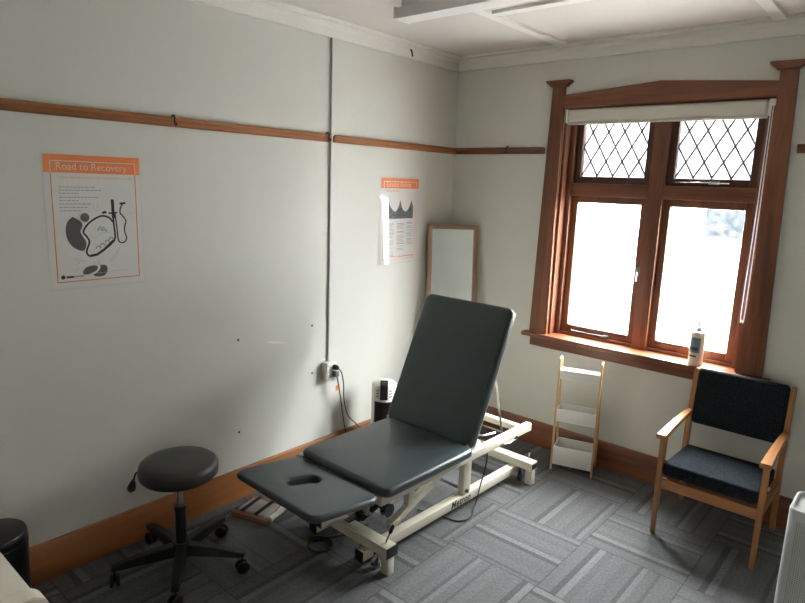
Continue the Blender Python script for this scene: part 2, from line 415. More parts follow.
# jamb linings (deep reveal) + frame members
bm = bmesh.new(); box(bm, WX0, WX0+0.018, 0.001, 0.155, 0.832, 2.345); obj('jamb', bm, 'rimu_z', win)
bm = bmesh.new(); box(bm, WX1-0.018, WX1, 0.001, 0.155, 0.832, 2.345); obj('jamb', bm, 'rimu_z', win)
bm = bmesh.new(); box(bm, WX0, WX1, 0.001, 0.155, 2.340, 2.358); obj('head_lining', bm, 'rimu_x', win)
FX0, FX1 = 0.903, 2.077
bm = bmesh.new()
box(bm, FX0, FX0+0.032, 0.068, 0.155, 0.832, 2.340, 0.002); obj('frame_stile', bm, 'rimu_z', win)
bm = bmesh.new(); box(bm, FX1-0.032, FX1, 0.068, 0.155, 0.832, 2.340, 0.002); obj('frame_stile', bm, 'rimu_z', win)
bm = bmesh.new(); box(bm, 1.450, 1.540, 0.068, 0.155, 0.832, 2.340, 0.004); obj('mullion', bm, 'rimu_z', win)
for x0, x1 in ((FX0+0.032, 1.450), (1.540, FX1-0.032)):
    bm = bmesh.new(); box(bm, x0, x1, 0.068, 0.155, 1.790, 1.872, 0.004); obj('transom', bm, 'rimu_x', win)
    bm = bmesh.new(); box(bm, x0, x1, 0.080, 0.155, 0.832, 0.852, 0.002); obj('frame_rail', bm, 'rimu_x', win)
def ring(bm, x0, x1, z0, z1, w, y0, y1, wb=None):
    wb = wb or w
    box(bm, x0, x0+w, y0, y1, z0, z1, 0.003); box(bm, x1-w, x1, y0, y1, z0, z1, 0.003)
    box(bm, x0+w, x1-w, y0, y1, z0, z0+wb, 0.003); box(bm, x0+w, x1-w, y0, y1, z1-w, z1, 0.003); return bm
for i, (x0, x1) in enumerate(((0.935, 1.450), (1.540, 2.045))):
    # upper leaded sash
    us = obj('sash', ring(bmesh.new(), x0, x1, 1.872, 2.340, 0.045, 0.100, 0.146), 'sash', win)
    gx0, gx1, gz0, gz1 = x0+0.044, x1-0.044, 1.918, 2.294
    obj('glass', B(gx0-0.006, gx1+0.006, 0.128, 0.131, gz0-0.006, gz1+0.006), 'glass_dimmed', us, smooth=False)
    bm = bmesh.new()
    w = gx1-gx0; h = gz1-gz0; nd = 4; dx = w/nd; slope = 1.74   # dz per dx
    dz = dx*slope
    def clip(px, pz, sx, sz):
        ts = []
        t0, t1 = -9, 9
        for o_, d_, lo, hi in ((px, sx, gx0, gx1), (pz, sz, gz0, gz1)):
            a, c = (lo-o_)/d_, (hi-o_)/d_
            if a > c: a, c = c, a
            t0, t1 = max(t0, a), min(t1, c)
        return (px+sx*t0, pz+sz*t0, px+sx*t1, pz+sz*t1) if t1-t0 > 0.01 else None
    for j in range(-8, 13):
        for sg in (1, -1):
            c = clip(gx0+j*dx, gz0+0.006, 1, sg*slope)
            if c: bar(bm, (c[0], 0.1265, c[1]), (c[2], 0.1265, c[3]), 0.0098, 0.004, up=(0, 1, 0))
    obj('lead_lattice', bm, 'lead', us)
    # lower sash
    ls = obj('sash', ring(bmesh.new(), x0, x1, 0.852, 1.790, 0.045, 0.100, 0.146, 0.05), 'sash' if False else 'rimu_z', win)
    obj('glass', B(x0+0.038, x1-0.038, 0.128, 0.131, 0.897, 1.750), 'glass_pattern', ls, smooth=False)
    if i == 0:
        bm = bmesh.new(); box(bm, x1-0.040, x1-0.006, 0.090, 0.100, 1.26, 1.36, 0.003); tube(bm, [(x1-0.023, 0.092, 1.33), (x1-0.023, 0.074, 1.33), (x1-0.026, 0.066, 1.26)], 0.006, 8)
        obj('latch', bm, 'chrome', ls)
        bm = bmesh.new(); tube(bm, [(1.02, 0.084, 0.868), (1.28, 0.084, 0.868)], 0.006, 8); box(bm, 1.25, 1.29, 0.078, 0.0995, 0.860, 0.876); tube(bm, [(1.03, 0.086, 0.868), (1.03, 0.0995, 0.868)], 0.005, 8)
        obj('stay', bm, 'grey_plug', ls)
    else:
        bm = bmesh.new(); tube(bm, [(1.60, 0.088, 1.893), (1.74, 0.082, 1.896), (1.90, 0.088, 1.892)], 0.006, 8); box(bm, 1.79, 1.85, 0.080, 0.0995, 1.886, 1.906)
        obj('stay', bm, 'chrome', us)

# roller blind in the head of the window
bl = thing('roller_blind', 'rolled up beige roller blind under the window head, with bead chain at right', 'blind', (CX, 0.03, 2.30))
obj('fabric_roll', B(-0.575, 0.575, -0.050, 0.030, -0.047, 0.038, 0.020, 6), 'blind', bl)
obj('hem_bar', B(-0.574, 0.574, -0.046, -0.014, -0.058, -0.0475, 0.004), 'blind', bl)
for s in (-1, 1):
    obj('bracket', B(s*0.582-0.006, s*0.582+0.006, -0.054, 0.034, -0.046, 0.038, 0.003), 'white', bl)
bm = bmesh.new(); xs = 0.600
pts = [(xs-0.006, -0.072, 0.02), (xs-0.006, -0.074, -0.6), (xs-0.010, -0.073, -1.12), (xs-0.002, -0.073, -1.155), (xs+0.008, -0.073, -1.12), (xs+0.008, -0.074, -0.6), (xs+0.004, -0.072, 0.02)]
tube(bm, spline(pts, 8), 0.0026, 6); obj('bead_chain', bm, 'white', bl)
obj('chain_clutch', B(xs-0.02, xs+0.012, -0.078, -0.0605, 0.0, 0.035, 0.004), 'white', bl)

# ------------------------------------------------------------------ outside
nb = thing('neighbouring_house', 'pale neighbouring house wall with a small grey window, outside beyond the glass', 'house', (0, 4.62, -0.5))
bm = bmesh.new()
for k in range(23):
    z = k*0.15; prism(bm, [(0.0, z), (0.018, z), (0.002, z+0.15), (0.0, z+0.15)], 'x', -3.0, 6.0) if False else None
    vs = [(-0.020, z), (-0.004, z+0.15), (0.05, z+0.15), (0.05, z)]
    prism(bm, vs, 'x', -4.0, 7.0)
obj('weatherboard_wall', bm, 'ext_white', nb)
obj('window_pane', B(0.60, 1.08, -0.035, -0.0205, 1.80, 2.46), 'ext_grey', nb)
o = struct('trim_11', B(-6, 9, TH+0.002, 4.60, -0.62, -0.5), 'ext_ground', label='concrete path outside the window')

# ------------------------------------------------------------------ treatment couch
ANG = -math.atan2(0.02763677, 0.99961803)
co = thing('treatment_couch', 'dark grey vinyl treatment couch with raised backrest on a cream steel lifting base', 'treatment table', (1.12664515, -1.88550039, 0), ANG)
W0, W1 = -0.625, 0.0
bar_ = lambda x0, x1, y0, y1, z0, z1, bv=0.004: B(x0, x1, y0, y1, z0, z1, bv)
# base rails
for s, (b0, b1) in enumerate(((-0.165, -0.115), (-0.510, -0.460))):
    rl = obj('base_rail', bar_(b0, b1, -0.055, 1.36, 0.046, 0.098), 'cream', co)
    obj('end_cap', B(b0-0.001, b1+0.001, -0.062, -0.0545, 0.045, 0.099, 0.002), 'black', rl)
    if s == 0:
        text('lettering', 'Metron', 0.058, 'p_black', rl, (b1+0.0006, 0.622, 0.054), (PI/2, 0, PI/2), 0.0004, 0.2, 0.0012, 0.98, 1.06)
# cross beams, feet, castors, brake levers
for y0 in (0.02, 1.312):
    bmn = obj('cross_beam', bar_(W0, 0.0, y0-0.036, y0+0.036, 0.0985, 0.150), 'cream', co)
    obj('end_cap', B(0.0005, 0.006, y0-0.037, y0+0.037, 0.0975, 0.151, 0.002) if y0 < 1 else ring(bmesh.new(), 0, 0, 0, 0, 0, 0, 0) if False else B(0.0005, 0.003, y0-0.026, y0+0.026, 0.108, 0.141), 'black', bmn)
    for xb in (W0+0.026, -0.026):
        obj('foot', bar_(xb-0.024, xb+0.024, y0-0.022, y0+0.022, 0.0, 0.0985), 'cream', co)
        xi = xb+(0.062 if xb < -0.3 else -0.062)
        bm = bmesh.new(); tube(bm, [(xi-0.011, y0-0.004, 0.034), (xi+0.011, y0-0.004, 0.034)], 0.0335, 20); w = obj('castor', bm, 'rubber', co)
        bm = bmesh.new(); box(bm, xi-0.017, xi-0.0125, y0-0.018, y0+0.014, 0.03, 0.098); box(bm, xi+0.0125, xi+0.017, y0-0.018, y0+0.014, 0.03, 0.098); tube(bm, [(xi-0.02, y0-0.004, 0.034), (xi+0.02, y0-0.004, 0.034)], 0.006, 10)
        obj('fork', bm, 'chrome', w)
    xl = -0.042
    t = 0.03 if y0 < 1 else 0.0
    bm = bmesh.new(); tube(bm, [(xl, y0, 0.149), (xl+t*0.6, y0+t*0.3, 0.205)], 0.0042, 8)
    lv = obj('brake_lever', bm, 'chrome', co)
    bm = bmesh.new(); tube(bm, [(xl+t*0.58, y0+t*0.29, 0.203), (xl+t*0.66, y0+t*0.33, 0.212), (xl+t*1.0, y0+t*0.5, 0.243), (xl+t*1.03, y0+t*0.52, 0.25)], 0.008, 10, [0.006, 0.010, 0.0085, 0.005]) if y0 < 1 else lathe(bm, [(0, 0), (0.008, 0.002), (0.011, 0.011), (0.008, 0.02), (0, 0.022)], 14, (xl, y0, 0.203))
    obj('knob', bm, 'black', lv)
# posts and parallel lift arms
for b0, b1 in ((-0.160, -0.112), (-0.513, -0.465)):
    obj('lift_post', bar_(b0+0.004, b1-0.004, 0.73, 0.80, 0.0985, 0.382), 'cream', co)
    obj('front_post', bar_(b0+0.006, b1-0.006, 0.265, 0.312, 0.21, 0.382), 'cream', co)
for b in (-0.190, -0.435):
    bm = bmesh.new(); bar(bm, (b, 0.20, 0.095), (b, 0.76, 0.315), 0.034, 0.042, 0.003); obj('lift_arm', bm, 'cream', co)
bm = bmesh.new(); bar(bm, (-0.312, 0.10, 0.14), (-0.312, 0.66, 0.30), 0.05, 0.05, 0.008); tube(bm, [(-0.312, 0.02, 0.125), (-0.312, 0.25, 0.18)], 0.034, 18)
obj('lift_motor', bm, 'black', co)
bm = bmesh.new(); tube(bm, [(-0.52, 0.76, 0.118), (-0.105, 0.76, 0.118)], 0.011, 14); obj('pivot_pin', bm, 'black', co)
bm = bmesh.new(); tube(bm, [(-0.52, 0.765, 0.362), (-0.105, 0.765, 0.362)], 0.011, 14); obj('pivot_pin', bm, 'black', co)
# upper frame
obj('side_rail', bar_(-0.040, 0.0, -0.060, 1.24, 0.383, 0.431), 'cream', co)
obj('side_rail', bar_(W0, W0+0.040, -0.060, 1.24, 0.383, 0.431), 'cream', co)
obj('cross_tube', bar_(W0+0.040, -0.040, 1.145, 1.185, 0.388, 0.426), 'cream', co)
obj('cross_tube', bar_(W0+0.040, -0.040, 0.28, 0.32, 0.3825, 0.420), 'cream', co)
obj('cross_tube', bar_(W0+0.040, -0.040, -0.055, -0.015, 0.388, 0.426), 'cream', co)
obj('cross_tube', bar_(W0+0.040, -0.040, 0.715, 0.75, 0.383, 0.425), 'cream', co)
for xb in (W0+0.02, -0.02):
    obj('hinge_plate', B(xb-0.006, xb+0.006, 0.60, 0.70, 0.431, 0.475, 0.003), 'cream', co)
# cushions
obj('seat_cushion', cushion(bmesh.new(), W0+0.042, 0.042, -0.070, 0.600, 0.4315, 0.485, 0.045, 0.020, 0.006), 'vinyl', co)
ct = obj('seat_board', B(W0+0.045, -0.045, -0.05, 0.58, 0.4205, 0.4313), 'black', co)
hd = obj('face_cushion', cushion(bmesh.new(), -0.309, 0.338, -0.196, 0.180, -0.018, 0.022, 0.055, 0.018, 0.005, hole=(-0.052, 0.036, -0.078, 0.078, 0.036), hrot=-0.24), 'vinyl', co, loc=(-0.310, -0.257, 0.446), rot=(-0.085, -0.05, -0.060))
for xb in (-0.2, 0.2):
    obj('support_arm', B(xb-0.014, xb+0.014, -0.10, 0.17, -0.039, -0.0185, 0.003), 'cream', hd)
for xb in (-0.285, 0.285):
    obj('corner_bracket', B(xb-0.008, xb+0.008, -0.15, -0.12, -0.036, -0.0182, 0.002), 'black', hd)
bm = bmesh.new(); tube(bm, [(-0.57, -0.055, 0.405), (-0.05, -0.055, 0.405)], 0.014, 14); obj('tilt_shaft', bm, 'black', co)
bm = bmesh.new(); tube(bm, [(-0.035, 0.0, 0.340), (-0.005, 0.0, 0.340)], 0.033, 20); tube(bm, [(-0.06, 0.0, 0.340), (-0.035, 0, 0.34)], 0.012, 12)
obj('adjusting_knob', bm, 'black', co)
bm = bmesh.new(); bar(bm, (-0.10, -0.035, 0.385), (-0.10, -0.06, 0.305), 0.02, 0.008); bar(bm, (-0.19, -0.05, 0.33), (-0.07, -0.05, 0.31), 0.012, 0.012); obj('tilt_bracket', bm, 'cream', co)
sa = obj('extending_arm', bar_(-0.085, -0.045, -0.375, -0.061, 0.392, 0.420), 'cream', co)
obj('end_cap', B(-0.086, -0.044, -0.381, -0.3745, 0.391, 0.421, 0.002), 'black', sa)
# backrest
TILT = math.radians(65.2)
bk = obj('backrest_cushion', cushion(bmesh.new(), -0.312, 0.317, 0.0, 0.800, -0.058, 0.0, 0.045, 0.020, 0.005), 'vinyl', co, loc=(-0.3125, 0.597, 0.456), rot=(TILT, 0, 0))
obj('backing_board', B(-0.298, 0.303, 0.012, 0.788, -0.070, -0.0585, 0.003), 'cream', bk)
for xb in (-0.24, 0.245):
    obj('back_bracket', B(xb-0.012, xb+0.012, 0.02, 0.45, -0.09, -0.0705, 0.003), 'cream', bk)
# chrome prop strut
bm = bmesh.new()
tube(bm, [(-0.075, 0.905, 0.83), (-0.078, 1.035, 0.405)], 0.0065, 10); tube(bm, [(-0.55, 0.905, 0.83), (-0.547, 1.035, 0.405)], 0.0065, 10)
tube(bm, [(-0.547, 1.03, 0.41), (-0.078, 1.03, 0.41)], 0.0065, 10)
obj('prop_strut', bm, 'chrome', co)
bm = bmesh.new(); tube(bm, spline([(-0.30, 1.00, 0.445), (-0.17, 0.86, 0.452), (-0.12, 0.80, 0.45), (-0.07, 0.83, 0.448), (-0.05, 0.92, 0.445)], 6), 0.0055, 8); obj('release_bar', bm, 'chrome', co)
bm = bmesh.new(); tube(bm, spline([(0.002, 0.90, 0.392), (0.018, 0.915, 0.40), (0.022, 0.96, 0.392), (0.022, 1.01, 0.398)], 6), 0.006, 8); hl = obj('height_handle', bm, 'chrome', co)
bm = bmesh.new(); tube(bm, [(0.022, 1.005, 0.397), (0.024, 1.04, 0.405)], 0.009, 10); obj('grip', bm, 'black', hl)
# mains lead hanging from the couch to the floor
bm = bmesh.new(); tube(bm, spline([(-0.13, 0.90, 0.38), (-0.104, 0.93, 0.30), (-0.104, 0.92, 0.20), (-0.106, 0.885, 0.11), (-0.100, 0.845, 0.03), (-0.085, 0.80, 0.006), (-0.05, 0.74, 0.006), (-0.04, 0.67, 0.006), (-0.07, 0.62, 0.006), (-0.14, 0.60, 0.006), (-0.3, 0.55, 0.008)], 8), 0.0042, 8)
obj('mains_lead', bm, 'cord', co)

# foot pedal and its coiled cable on the carpet under the couch
bm = bmesh.new()
def R_(b, s, z):
    c, sn = math.cos(ANG), math.sin(ANG); return (1.12664515+b*c-s*sn, -1.88550039+b*sn+s*c, z)
cp = []
for k in range(60):
    a = k/60*2*PI*2.6; r = 0.048+0.0003*k; cp.append(R_(-0.415+r*math.cos(a)*1.1, -0.07+r*math.sin(a), 0.006+0.0035*(k//23)))
cp += [R_(-0.40, 0.08, 0.006), R_(-0.39, 0.25, 0.006)]
tube(bm, cp, 0.004, 8)
tag(obj('cable', bm, 'cord'), 'black cable coiled on the carpet beneath the face cushion of the couch', 'cable')

# ------------------------------------------------------------------ stool
st = thing('swivel_stool', 'round black padded swivel stool on a five star castor base', 'stool', (0.370, -2.510, 0))
bm = bmesh.new()
R0 = 0.176
lathe(bm, [(0, 0.468), (0.150, 0.468), (R0-0.012, 0.474), (R0-0.003, 0.484), (R0, 0.500), (R0, 0.522), (R0-0.004, 0.534), (R0-0.016, 0.545), (R0-0.045, 0.551), (0.08, 0.555), (0, 0.556)], 56)
obj('seat', bm, 'stool_vinyl', st)
bm = bmesh.new(); lathe(bm, [(0, 0.452), (0.09, 0.452), (0.10, 0.4675), (0, 0.4675)], 32); obj('seat_plate', bm, 'black', st)
bm = bmesh.new(); lathe(bm, [(0, 0.12), (0.014, 0.12), (0.014, 0.4515), (0, 0.4515)], 20); obj('gas_lift', bm, 'chrome', st)
bm = bmesh.new(); lathe(bm, [(0.0145, 0.1405), (0.026, 0.1405), (0.024, 0.30), (0.027, 0.302), (0.027, 0.325), (0.0145, 0.325)], 24); obj('lift_cover', bm, 'black', st)
bm = bmesh.new(); lathe(bm, [(0, 0.070), (0.044, 0.070), (0.046, 0.125), (0.036, 0.140), (0, 0.140)], 24)
obj('hub', bm, 'black', st)
casters = [(0.269, -2.818), (0.602, -2.692), (0.622, -2.351), (0.258, -2.239), (0.052, -2.507)]
a0 = math.atan2(-2.692+2.52, 0.602-0.358)
for k in range(5):
    a = a0+k*2*PI/5; d = Vector((math.cos(a), math.sin(a), 0)); L_ = 0.292; n_ = Vector((-d.y, d.x, 0))
    b2 = bmesh.new()
    rings = []
    for t, w, z0, z1 in ((0.035, 0.029, 0.078, 0.132), (0.15, 0.026, 0.082, 0.126), (0.27, 0.022, 0.084, 0.112), (L_+0.014, 0.019, 0.084, 0.104)):
        c = d*t
        rings.append([b2.verts.new(c+n_*w+Vector((0, 0, z0))), b2.verts.new(c+n_*w*0.75+Vector((0, 0, z1))), b2.verts.new(c-n_*w*0.75+Vector((0, 0, z1))), b2.verts.new(c-n_*w+Vector((0, 0, z0)))])
    for p, q in zip(rings, rings[1:]):
        for j in range(4): b2.faces.new((p[j], p[(j+1) % 4], q[(j+1) % 4], q[j]))
    b2.faces.new(rings[0]); b2.faces.new(rings[-1])
    bmesh.ops.bevel(b2, geom=list(b2.edges), offset=0.003, segments=2, affect='EDGES')
    arm = obj('base_arm', b2, 'black', st)
    bm = bmesh.new(); aw = a+0.9+k*1.3; ax = Vector((math.cos(aw), math.sin(aw), 0)); c = d*L_+Vector((0, 0, 0.0305))
    for s in (-1, 1): tube(bm, [c+ax*s*0.006, c+ax*s*0.010, c+ax*s*0.019, c+ax*s*0.022], 0.030, 18, [0.028, 0.030, 0.030, 0.025])
    tube(bm, [c-ax*0.008, c+ax*0.008], 0.010, 10); tube(bm, [d*L_+Vector((0, 0, 0.03)), d*L_+Vector((0, 0, 0.086))], 0.008, 10)
    obj('castor', bm, 'black', arm)
bm = bmesh.new()
dl = Vector((-0.86, -0.50, 0)).normalized()
pts = [Vector((0, 0, 0.459))+dl*0.09, Vector((0, 0, 0.460))+dl*0.20, Vector((0, 0, 0.452))+dl*0.222, Vector((0, 0, 0.415))+dl*0.236]
tube(bm, spline(pts, 6), 0.0045, 8); lv = obj('height_lever', bm, 'black', st)
bm = bmesh.new(); tube(bm, [Vector((0, 0, 0.42))+dl*0.234, Vector((0, 0, 0.405))+dl*0.239, Vector((0, 0, 0.372))+dl*0.249, Vector((0, 0, 0.358))+dl*0.252], 0.01, 12, [0.007, 0.013, 0.021, 0.012]); obj('paddle', bm, 'black', lv)

# ------------------------------------------------------------------ armchair
ch = thing('armchair', 'honey timber armchair with dark navy fabric seat and back, below the window', 'chair', (2.150, -0.35, 0))
hx = 0.243
YF, YB = -0.228, 0.188
for s in (-1, 1):
    # front leg tapered
    b2 = bmesh.new(); x = s*hx
    def quad(z, w, d, y): return [b2.verts.new((x+a*w/2, y+c*d/2, z)) for a, c in ((-1, -1), (1, -1), (1, 1), (-1, 1))]
    rr = [quad(0, 0.022, 0.026, YF-0.004), quad(0.30, 0.026, 0.044, YF), quad(0.561, 0.027, 0.046, YF+0.004)]
    for p, q in zip(rr, rr[1:]):
        for j in range(4): b2.faces.new((p[j], p[(j+1) % 4], q[(j+1) % 4], q[j]))
    b2.faces.new(rr[0]); b2.faces.new(rr[-1]); bmesh.ops.bevel(b2, geom=list(b2.edges), offset=0.003, segments=2, affect='EDGES')
    obj('leg', b2, 'beech_z', ch)
    # rear leg / back post, raked
    b2 = bmesh.new()
    prism(b2, [(YB+0.065, 0.0), (YB+0.095, 0.0), (YB+0.035, 0.36), (YB+0.045, 0.46), (YB+0.082, 0.835), (YB+0.050, 0.835), (YB-0.002, 0.47), (YB-0.012, 0.36)], 'x', x-0.013, x+0.013)
    bmesh.ops.bevel(b2, geom=list(b2.edges), offset=0.003, segments=2, affect='EDGES')
    obj('back_post', b2, 'beech_z', ch)
    # side rail
    obj('side_rail', B(x-0.010, x+0.010, YF+0.022, YB-0.006, 0.275, 0.325, 0.003), 'beech_y', ch)
    # armrest: scooped plan
    b2 = bmesh.new(); secs = []
    for t in [i/12 for i in range(13)]:
        y = YF-0.052+(YB+0.030-(YF-0.052))*t
        w = 0.052-0.018*t; zz = 0.580+0.012*math.sin(t*PI)*0.6+0.018*t; h = 0.026-0.004*t
        secs.append([b2.verts.new((x+a*w/2, y, zz+c)) for a, c in ((-1, -h+0.004), (-0.85, -h), (0.85, -h), (1, -h+0.004), (1, -0.006), (0.85, 0), (-0.85, 0), (-1, -0.006))])
    for p, q in zip(secs, secs[1:]):
        for j in range(8): b2.faces.new((p[j], p[(j+1) % 8], q[(j+1) % 8], q[j]))
    b2.faces.new(secs[0]); b2.faces.new(secs[-1]); obj('armrest', b2, 'beech_y', ch)
obj('front_rail', B(-hx+0.014, hx-0.014, YF-0.010, YF+0.012, 0.265, 0.322, 0.003), 'beech_x', ch)
obj('rear_rail', B(-hx+0.013, hx-0.013, YB-0.008, YB+0.012, 0.275, 0.325, 0.003), 'beech_x', ch)
sc_ = cushion(bmesh.new(), -hx+0.015, hx-0.015, YF-0.022, YB-0.012, -0.040, 0.045, 0.02, 0.018, 0.012)
for v in sc_.verts: v.co.y -= 0.0
obj('seat', sc_, 'fabric', ch, loc=(0, 0, 0.372), rot=(-0.05, 0, 0))
bk_ = cushion(bmesh.new(), -hx+0.0145, hx-0.0145, 0.0, 0.325, -0.028, 0.026, 0.022, 0.018, 0.008)
obj('backrest', bk_, 'fabric', ch, loc=(0, YB+0.012, 0.522), rot=(PI/2-0.11, 0, 0))

# ------------------------------------------------------------------ ladder shelf
wv = Vector((1.389-1.135, -0.222+0.296, 0)); rz = math.atan2(wv.y, wv.x)
sh = thing('ladder_shelf', 'slim three tier white tray rack with bamboo legs against the wall below the window', 'shelf', (1.262, -0.259, 0), rz)
hw = 0.130
for s in (-1, 1):
    x = s*hw
    b2 = bmesh.new(); prism(b2, [(-0.004, 0), (0.020, 0), (0.052, 0.755), (0.032, 0.755)], 'x', x-0.006, x+0.006); bmesh.ops.bevel(b2, geom=list(b2.edges), offset=0.0015, segments=1, affect='EDGES')
    obj('front_leg', b2, 'pine_z', sh)
    b2 = bmesh.new(); prism(b2, [(0.188, 0), (0.208, 0), (0.112, 0.755), (0.092, 0.755)] if False else [(0.176, 0), (0.196, 0), (0.100, 0.755), (0.0525, 0.755), (0.0525, 0.735), (0.082, 0.735)], 'x', x-0.006, x+0.006)
    obj('rear_leg', b2, 'pine_z', sh)
def tray(z, h, y0, y1):
    bm = bmesh.new(); w = hw-0.0065; t = 0.006
    box(bm, -w, w, y0, y1, z, z+t, 0.001); box(bm, -w, w, y0, y0+t, z+t, z+h, 0.001); box(bm, -w, w, y1-t, y1, z+t, z+h, 0.001)
    box(bm, -w, -w+t, y0+t, y1-t, z+t, z+h, 0.001); box(bm, w-t, w, y0+t, y1-t, z+t, z+h, 0.001)
    return obj('tray', bm, 'white_lacquer', sh)
tray(0.040, 0.125, 0.004, 0.175); tray(0.335, 0.085, 0.014, 0.138); tray(0.622, 0.060, 0.027, 0.110)

# ------------------------------------------------------------------ leaning mirror
mL = Vector((0.030, -0.319, 0)); mR = Vector((0.277, -0.030, 0)); wd = (mR-mL).normalized(); nn = Vector((wd.y, -wd.x, 0))
Lm = (mR-mL).length; Hm = 1.545; lean = 0.15
mi = thing('framed_mirror', 'tall narrow mirror in a plain timber frame leaning across the room corner', 'mirror')
xax = wd; zax = (Vector((0, 0, Hm))-nn*lean).normalized(); yax = zax.cross(xax)
mm = Matrix((xax, yax, zax)).transposed().to_4x4(); mm.translation = mL+nn*lean+Vector((0, 0, 0.004))
mi.matrix_world = mm
HL = Hm/zax.z-0.004; fw = 0.034
# local: x width, y depth (away from room), z up
for x0 in (0, Lm-fw): obj('frame_stile', B(x0, x0+fw, -0.008, 0.014, 0.0, HL, 0.002), 'oak_z', mi)
for z0 in (0, HL-fw): obj('frame_rail', B(fw, Lm-fw, -0.008, 0.014, z0, z0+fw, 0.002), 'oak_x', mi)
obj('mirror_glass', B(fw-0.003, Lm-fw+0.003, 0.003, 0.006, fw-0.003, HL-fw+0.003), 'mirror', mi, smooth=False)
obj('back_board', B(fw-0.004, Lm-fw+0.004, 0.0065, 0.0125, fw-0.004, HL-fw+0.004), 'oak_z', mi)

# ------------------------------------------------------------------ tower heater
th = thing('tower_heater', 'small white tower heater with black front grille, beside the wall behind the couch', 'heater', (0.215, -0.945, 0), math.radians(42))
bm = bmesh.new(); lathe(bm, [(0, 0), (0.105, 0), (0.108, 0.012), (0.098, 0.028), (0, 0.030)], 36); obj('base', bm, 'black', th)
bm = bmesh.new(); lathe(bm, [(0, 0.0305), (0.078, 0.0305), (0.083, 0.06), (0.084, 0.505), (0.080, 0.522), (0.066, 0.532), (0, 0.537)], 40); obj('body', bm, 'heater', th)
def shell(bm, a0, a1, z0, z1, r0, r1, n=14):
    vs = []
    for i in range(n+1):
        a = a0+(a1-a0)*i/n
        vs.append([bm.verts.new((r*math.sin(a), -r*math.cos(a), z)) for r, z in ((r0, z0), (r1, z0), (r1, z1), (r0, z1))])
    for p, q in zip(vs, vs[1:]):
        for j in range(4): bm.faces.new((p[j], p[(j+1) % 4], q[(j+1) % 4], q[j]))
    bm.faces.new(vs[0]); bm.faces.new(vs[-1]); return bm
gr = obj('front_grille', shell(bmesh.new(), -0.78, 0.78, 0.07, 0.415, 0.0842, 0.0862), 'black', th)
bm = bmesh.new()
for k in range(-5, 6): shell(bm, k*0.14-0.012, k*0.14+0.012, 0.075, 0.41, 0.0863, 0.0885, 2)
obj('grille_bars', bm, 'black_gloss', gr)
bm = bmesh.new(); prism(bm, [(-0.0875, 0.432), (-0.0875, 0.520), (-0.083, 0.532), (-0.070, 0.5395), (-0.01, 0.542), (-0.01, 0.530), (-0.060, 0.528), (-0.078, 0.51), (-0.078, 0.432)], 'x', -0.025, 0.025); obj('control_panel', bm, 'strap', th)
for s in (-1, 1):
    for z in (0.447, 0.467, 0.487): obj('vent_slot', shell(bmesh.new(), s*0.55-0.12, s*0.55+0.12, z, z+0.007, 0.0838, 0.0848, 4), 'grey_plug', th)

# ------------------------------------------------------------------ posters
def flat(bm, poly, z0, z1): return prism(bm, poly, 'z', z0, z1)
def stroke(bm, pts, w, z0, z1):
    P = [Vector((p[0], p[1])) for p in pts]; l, r = [], []
    for i, p in enumerate(P):
        d = (P[min(i+1, len(P)-1)]-P[max(i-1, 0)]).normalized(); n_ = Vector((-d.y, d.x))*w/2
        l.append(p+n_); r.append(p-n_)
    for i in range(len(P)-1):
        flat(bm, [l[i], r[i], r[i+1], l[i+1]], z0, z1)
def ell(cx, cy, a, b_, rot=0, n=28):
    c, s = math.cos(rot), math.sin(rot); return [(cx+a*math.cos(2*PI*k/n)*c-b_*math.sin(2*PI*k/n)*s, cy+a*math.cos(2*PI*k/n)*s+b_*math.sin(2*PI*k/n)*c) for k in range(n)]
def poster(label, W, Hh, y0, z1, bow=None, grp=None):
    t = thing('poster', label, 'poster', (0.0004, y0, z1)); t.rotation_euler = (PI/2, 0, PI/2); return t
def cr2(pts, n=6): return [(v.x, v.y) for v in spline([(a, c, 0) for a, c in pts], n)]
Z = [0.0, 0.0012, 0.0016, 0.0020, 0.0024]
# poster one: W x H in metres, local x along the wall, y up (from the top edge down)
W_, H_ = 0.410, 0.578
p1 = poster('white poster with orange title band and looping road diagram, left of the conduit', W_, H_, -2.862, 1.902)
p1.rotation_euler = (PI/2, 0.0, PI/2)
U = lambda u, v: (u*W_, -v*H_)
def bend(bm, fn):
    for v in bm.verts: v.co.z += fn(v.co.x, v.co.y)
def P1(name, bm, m, par=None):
    return obj(name, bm, m, par or p1, smooth=False)
sheet = P1('laminate_sheet', flat(bmesh.new(), [(-0.006, 0.006), (-0.004, -H_-0.004), (W_+0.006, -H_-0.006), (W_+0.006, 0.004)], 0.0, Z[1]), 'laminate')
page = P1('page', flat(bmesh.new(), [U(0, 0), U(0, 1-0.012), U(1, 1-0.012), U(1, 0)], Z[1], Z[2]), 'paper')
P1('title_band', flat(bmesh.new(), [U(0, 0.0), U(0, 0.132), U(1, 0.132), U(1, 0.0)], Z[2], Z[3]), 'p_orange')
bm = bmesh.new(); stroke(bm, [U(0.063, 0.132), U(0.063, 0.945), U(0.062, 0.945), U(0.945, 0.945)], 0.005, Z[2], Z[3])
bm.free(); bm = bmesh.new()
for a, c in ((U(0.063, 0.132), U(0.063, 0.946)), (U(0.06, 0.944), U(0.948, 0.944)), (U(0.945, 0.132), U(0.945, 0.946))): stroke(bm, [a, c], 0.0042, Z[2], Z[3])
P1('border_line', bm, 'p_red')
bm = bmesh.new()
for a, c in ((U(0.063, 0.132), U(0.063, 0.045)), (U(0.06, 0.047), U(0.948, 0.047)), (U(0.945, 0.045), U(0.945, 0.132))): stroke(bm, [a, c], 0.0036, Z[3], Z[4])
P1('border_line', bm, 'paper')
